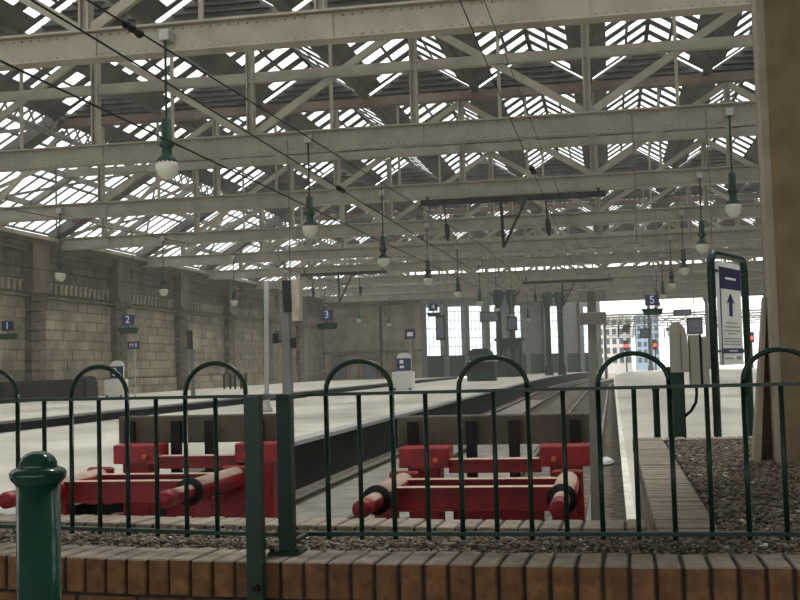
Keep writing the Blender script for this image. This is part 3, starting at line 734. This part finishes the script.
# ------------------------------------------------------------------ platform number signs and other furniture
def number_sign(n, x, Y, z, label):
    t = thing('platform_sign', (x, Y, z), label, 'sign', 'hanging platform number signs')
    MB().bev(x-.29, x+.29, Y-.06, Y+.06, z-.23, z+.23, .01).build('number_panel', 'blue_sign', t)
    text('numeral', n, .46, 'white_sign', t, (x, Y-.068, z))
    MB().prism([(-.44,-.36),(.44,-.36),(.37,-.62),(-.33,-.62)], (0,.35,0), (x, Y-.18, z), (1,0,0), (0,0,1)).build('lower_box', 'green_dull', t)
    for s in (-.28, .28): MB().tube([(x+s, Y, z+.2), (x+s, Y, ZC-.2)], .012, 5).build('hanger_rod', 'roof_grey', t)
    MB().box(x-.02, x+.02, Y-.02, Y+.02, z-.4, z-.2).build('link', 'black_iron', t)
number_sign('1', -27.5, 48.2, 3.73, 'blue hanging sign with white figure one at the left edge of the picture')
number_sign('2', -21.55, 48.2, 3.81, 'blue hanging sign with white figure two above the wall platform')
number_sign('3', -12.24, 48.2, 3.71, 'blue hanging sign with white figure three above the middle platform')
number_sign('4', -11.3, 72.6, 5.15, 'blue hanging sign with white figure four before the bright tall windows')
number_sign('5', 1.73, 48.2, 3.85, 'blue hanging sign with white figure five above the right platform')
def info_point(x, Y, label):
    t = thing('information_point', (x, Y, 0), label, 'information point', 'blue topped information points')
    MB().bev(x-.68, x+.55, Y-.35, Y+.35, 0, 1.05, .04).build('cabinet', 'box_white', t)
    MB().prism([(-.42,1.0),(.42,1.0),(.42,1.85),(.36,2.02),(.2,2.12),(0,2.15),(-.2,2.12),(-.36,2.02),(-.42,1.85)], (0,.14,0), (x, Y-.07, 0), (1,0,0), (0,0,1)).build('head', 'box_white', t)
    MB().box(x-.42, x+.42, Y-.10, Y-.07, 1.1, 1.82).build('blue_panel', 'blue_sign', t)
    MB().box(x-.24, x-.02, Y-.115, Y-.10, 1.52, 1.72).box(x-.24, x+.0, Y-.115, Y-.10, 1.26, 1.4).build('print', 'white_sign', t)
    for s in (-.5, .38): MB().box(x+s-.06, x+s+.06, Y-.38, Y-.3, 0, .12).build('foot', 'black_iron', t)
info_point(-11.75, 64, 'information point with blue panel on the broad middle platform')
info_point(-28.9, 63, 'information point with blue panel on the platform by the wall')
ck = thing('cab_sign', (-26.9, 61, 0), 'small blue sign with white marks on a thin grey pole by the wall', 'sign')
MB().tube([(-26.9,61,0),(-26.9,61,3.1)], .06, 8).build('pole', 'grey_paint', ck)
MB().bev(-27.3, -26.55, 60.9, 60.96, 2.75, 3.2, .01).build('panel', 'blue_sign', ck)
text('print', 'M 8', .3, 'white_sign', ck, (-26.93, 60.89, 2.98))
cs = thing('cab_sign', (-10.7, 66, 0), 'small blue sign with white marks on a thin pole past the middle platform information point', 'sign')
MB().tube([(-11.9,67,0),(-11.9,67,3.6)], .06, 8).build('pole', 'grey_paint', cs)
MB().bev(-12.2, -11.55, 66.9, 66.96, 3.0, 3.6, .01).build('panel', 'blue_sign', cs)
MB().box(-12.05, -11.7, 66.87, 66.905, 3.15, 3.4).build('print', 'white_sign', cs)
# green kiosk
kx, ky = -10.3, 90.5
kk = thing('kiosk', (kx, ky, 0), 'dark green kiosk with overhanging cap roof far along the middle platform', 'kiosk')
MB().bev(kx-1.1, kx+1.15, ky-.8, ky+.8, 0, 1.55, .06).build('body', 'green_dull', kk)
MB().box(kx-.95, kx+1.0, ky-.84, ky-.8, .75, 1.4).build('counter_panel', 'black_iron', kk)
MB().box(kx-1.2, kx+1.25, ky-.95, ky+.95, 1.55, 1.65).build('counter', 'grey_paint', kk)
for s in (-.8, .85): MB().box(kx+s-.06, kx+s+.06, ky-.5, ky-.38, 1.6, 2.1).build('post', 'green_dull', kk)
MB().prism([(-1.0,0),(1.0,0),(.85,.3),(.5,.52),(-.5,.52),(-.85,.3)], (0,1.4,0), (kx-.05, ky-.7, 2.08), (1,0,0), (0,0,1)).build('roof', 'green_dull', kk)
# poles with a screen on the middle platform
pp = thing('lamp_pole', (-11.2, 35.8, 0), 'thin pale grey pole left of the screen pole on the middle platform', 'pole')
MB().tube([(-11.2,35.8,0),(-11.13,35.8,4.3)], .075, 10).build('shaft', 'grey_paint', pp, True)
MB().lathe([(.2,0),(.2,.1),(.12,.2),(.11,.6),(.075,.65)], (-11.2,35.8,0), 12).build('base', 'grey_paint', pp, True)
sp = thing('screen_pole', (-9.35, 32, 0), 'grey pole carrying a tall dark screen with a pale casing', 'pole')
MB().bev(-9.5, -9.22, 31.9, 32.15, 0, 3.6, .03).build('shaft', 'grey_steel', sp)
MB().prism([(-.02,3.05),(.24,3.05),(.22,3.98),(-.06,3.98)], (0,.3,0), (-9.34, 31.75, 0), (1,0,0), (0,0,1)).build('screen', 'black_iron', sp)
MB().prism([(0,2.8),(.2,2.8),(.25,4.0),(-.02,4.0)], (0,.35,0), (-9.11, 31.75, 0), (1,0,0), (0,0,1)).build('casing', 'pillar_cream', sp)
for dx, z in ((-.38, 2.15), (.16, 2.0)): MB().bev(-9.36+dx, -9.36+dx+.16, 31.8, 31.95, z, z+.3, .02).build('speaker', 'black_iron', sp)
sk = thing('screen_pole', (-22.3, 58, 0), 'dark screen with pale casing on a pole before the stone wall', 'pole')
MB().bev(-22.35, -22.15, 57.9, 58.1, 0, 3.2, .02).build('shaft', 'grey_steel', sk)
MB().prism([(-.1,2.6),(.12,2.6),(.1,3.6),(-.15,3.6)], (0,.3,0), (-22.3, 57.7, 0), (1,0,0), (0,0,1)).build('screen', 'black_iron', sk)
MB().prism([(0,2.6),(.3,2.6),(.35,3.65),(-.02,3.65)], (0,.3,0), (-22.1, 57.7, 0), (1,0,0), (0,0,1)).build('casing', 'pillar_cream', sk)
for q in range(5):
    x = -28.5+q*.42; wq = ('leftmost', 'second from left', 'middle', 'second from right', 'rightmost')[q]
    tag(MB().lathe([(.09,0),(.09,.95),(.11,.97),(.11,1.05),(.04,1.1)], (x, 80.7+.15*(q%2), 0), 8).build('bollard', 'black_iron'),
        wq+' of five short black bollards before the far stone wall', 'bollard', 'black bollards before the wall')
hb = thing('plinth', (-31, 50, 0), 'low black hoarding with ledges along the foot of the stone wall', 'plinth')  # dark plinth of the wall, modelled as a separate black block
MB().box(-31.3, -30.8, 36, 62.5, 0, 1.0).build('boarding', 'plinth_black', hb)
MB().box(-31.3, -30.65, 36, 62.5, 1.0, 1.12).box(-30.85, -30.7, 36, 62.5, .45, .52).build('ledge', 'plinth_black', hb)
MB().prism([(0,0),(1.6,0),(1.6,.8),(1.2,1.25),(.3,1.3),(0,1.1)], (.7,0,0), (-31.3, 62.4, 0), (0,1,0), (0,0,1)).build('end_box', 'plinth_black', hb)

# ------------------------------------------------------------------ overhead line
def catenary(x, zc, zm, y0, y1, label):
    t = thing('overhead_wire', (x, y0, zc), label, 'wire', 'overhead wires above the tracks')
    pc_ = [(x+curve(y), y, zc+min(.3, .004*(y-y0))) for y in np.arange(y0, y1, 4.0)]
    MB().tube(pc_, .006 if x > -3 else .011, 5).build('contact_wire', 'black_iron', t)
    pm = [(x+curve(y), y, zm+min(1.1, .03*(y-y0))) for y in np.arange(y0, y1, 4.0)]
    MB().tube(pm, .005 if x > -3 else .011, 5).build('messenger_wire', 'black_iron', t)
    for k in (range(4, 20, 3) if x < -3 else ()): MB().tube([pc_[k], pm[k]], .007, 4).build('dropper', 'black_iron', t)
    for yy, z in ((y0+3.0, zm+.09), (y0+12.0, zc+.05)):
        MB().tube([(x,yy,z),(x,yy+.05,z),(x,yy+.1,z),(x,yy+.2,z),(x,yy+.25,z),(x,yy+.4,z),(x,yy+.45,z)], [.02,.05,.03,.05,.03,.05,.02], 8).build('insulator', 'black_iron', t)
catenary(-4.7, 4.56, 4.83, 7.5, 140, 'pair of thin black overhead wires above the left track')
catenary(-1.15, 4.45, 4.95, 6.0, 140, 'pair of thin black overhead wires above the right track')
catenary(-16.8, 4.5, 5.6, 10, 118, 'pair of thin black overhead wires above the far trench')
fw = MB().tube([(-5.75, 7.5+6*k, 4.45+.05*k) for k in range(8)], .014, 5); tag(fw.build('feeder_wire', 'black_iron'), 'single thin black feeder wire slanting up at left', 'wire')
def drop_frame(x0, x1, Y, z, label):
    t = thing('wire_support', ((x0+x1)/2, Y, z), label, 'wire support', 'hanging wire support frames')
    MB().box(x0, x1, Y-.1, Y+.1, z-.12, z+.12).build('beam', 'black_iron', t)
    xm = x0+(x1-x0)*.44
    MB().bar((xm, Y, z), (xm+.06, Y, z-2.1), .12, .12).build('drop_post', 'black_iron', t)
    MB().bar((xm+1.1, Y, z), (xm+.1, Y, z-2.0), .1, .1).build('brace', 'black_iron', t)
    MB().bar((xm, Y, z-.75), (xm+.75, Y, z-.75), .06, .06).build('brace', 'black_iron', t)
    for f in (.13, .68):
        x = x0+(x1-x0)*f
        ins = MB().tube([(x, Y, z), (x+.05, Y, z-.9)], .03, 6); ins.tube([(x+.05,Y,z-.9),(x+.06,Y,z-1.0),(x+.08,Y,z-1.2),(x+.1,Y,z-1.5),(x+.12,Y,z-1.7)], [.04,.1,.12,.1,.03], 8)
        ins.build('insulator', 'black_iron', t)
    for x in (x0+.3, x1-.3): MB().bar((x, Y, z+.1), (x, Y, ZC-.25), .1, .1).build('hanger', 'black_iron', t)
drop_frame(-7.92, 0, 48.2, 8.42, 'large dark wire support frame hanging at centre over the near tracks')
drop_frame(-7.3, .35, 97.0, 8.2, 'smaller dark wire support frame hanging farther along the tracks')
drop_frame(-22.5, -16.0, 81.0, 8.3, 'dark wire support frame hanging over the far trench')

# ------------------------------------------------------------------ hanging boxes, cables and far columns
def hung_box(x, Y, z, w_, h_, label, m='black_iron', top=ZC-.2):
    t = thing('hanging_screen', (x, Y, z), label, 'screen', 'small screens hanging from the trusses')
    MB().bev(x-w_, x+w_, Y-.12, Y+.12, z-h_, z+h_, .02).build('casing', m, t)
    MB().box(x-w_*.85, x+w_*.85, Y-.135, Y-.12, z-h_*.8, z+h_*.8).build('display', 'window_dark', t)
    MB().tube([(x, Y, z+h_-.02), (x, Y, top)], .025, 6).build('rod', 'roof_grey', t)
hung_box(4.45, 72.9, 4.25, .55, .2, 'wide flat screen hanging above the pale ticket reader')
hung_box(4.3, 60.7, 3.05, .4, .42, 'square screen hanging just right of the pale ticket reader', 'green_dull')
hung_box(2.45, 84.8, 3.3, .35, .35, 'small square screen hanging before the blue glass block')
hung_box(-6.2, 72.6, 3.9, .32, .45, 'tall screen hanging over the middle platform right of the kiosk')
hung_box(-12.7, 84.8, 4.2, .35, .95, 'long narrow screen hanging before the bright tall windows', 'green_dull')
hung_box(-8.9, 84.8, 4.9, .75, .38, 'broad screen hanging over the middle platform beyond the kiosk', 'green_dull')
hung_box(-18.0, 60.4, 3.2, .35, .3, 'small screen hanging over the far trench')
for x, Y, z0, z1, lb in ((.9, 35.9, 5.1, 9.1, 'thin brown cable hanging from the second truss over the right platform edge'),
                         (-10.35, 35.95, 4.3, 9.0, 'thin dark conduit hanging from the second truss over the middle platform'),
                         (3.15, 35.9, 3.9, 9.1, 'thin brown cable hanging beside the second truss lamp at right')):
    c = MB().tube([(x, Y, z0), (x, Y, z0+.2), (x+.02, Y, (z0+z1)/2), (x, Y, z1)], [.035, .02, .02, .02], 6)
    tag(c.build('hanging_cable', 'roof_brown'), lb, 'cable', 'cables hanging from the second truss')
for i, (x, Y) in enumerate(((-10.9, 112), (-9.6, 112), (-6.4, 118), (-5.1, 118))):
    c = thing('iron_column', (x, Y, 0), ('first', 'second', 'third', 'fourth')[i]+' from left of the dark green iron columns before the glazed screen', 'column', 'dark columns before the glazed screen')
    MB().bev(x-.42, x+.42, Y-.42, Y+.42, 0, 1.0, .05).build('base', 'green_dull', c)
    MB().lathe([(.32, 1.0), (.3, 1.2), (.27, 6.8), (.36, 7.2), (.5, 7.6), (.5, 8.6)], (x, Y, 0), 12).build('shaft', 'green_dull', c, True)
    MB().bar((x, Y, 7.4), (x+.9, Y, 8.5), .1, .14).build('bracket', 'green_dull', c); MB().bar((x, Y, 7.4), (x-.9, Y, 8.5), .1, .14).build('bracket', 'green_dull', c)
hut = thing('platform_hut', (-10.2, 113.5, 0), 'dark glazed platform hut behind the first two iron columns', 'hut')
MB().bev(-11.3, -8.8, 112.9, 115, 0, 3.6, .05).build('body', 'green_dull', hut)
MB().box(-11.5, -8.6, 112.7, 115.2, 3.6, 3.85).build('roof', 'black_iron', hut)
for x in (-11.0, -10.3, -9.6): MB().box(x, x+.5, 112.85, 112.9, 1.3, 2.8).build('window', 'window_dark', hut)

# ------------------------------------------------------------------ dusty air in the shed
hz = bpy.data.materials.new('haze'); hz.use_nodes = True; nt = hz.node_tree; nt.nodes.remove(nt.nodes['Principled BSDF'])
vsn = nt.nodes.new('ShaderNodeVolumeScatter'); vsn.inputs['Density'].default_value = 0.0011; vsn.inputs['Anisotropy'].default_value = 0.35
vsn.inputs['Color'].default_value = (0.98, 1.0, 0.96, 1)
nt.links.new(vsn.outputs[0], nt.nodes['Material Output'].inputs['Volume']); M['haze'] = hz
tag(MB().box(XW+.1, XE-.05, 12.5, YE-.2, -.9, 13.2).build('haze', 'haze'), 'thin pale dusty haze filling the train shed', 'haze', kind='stuff')
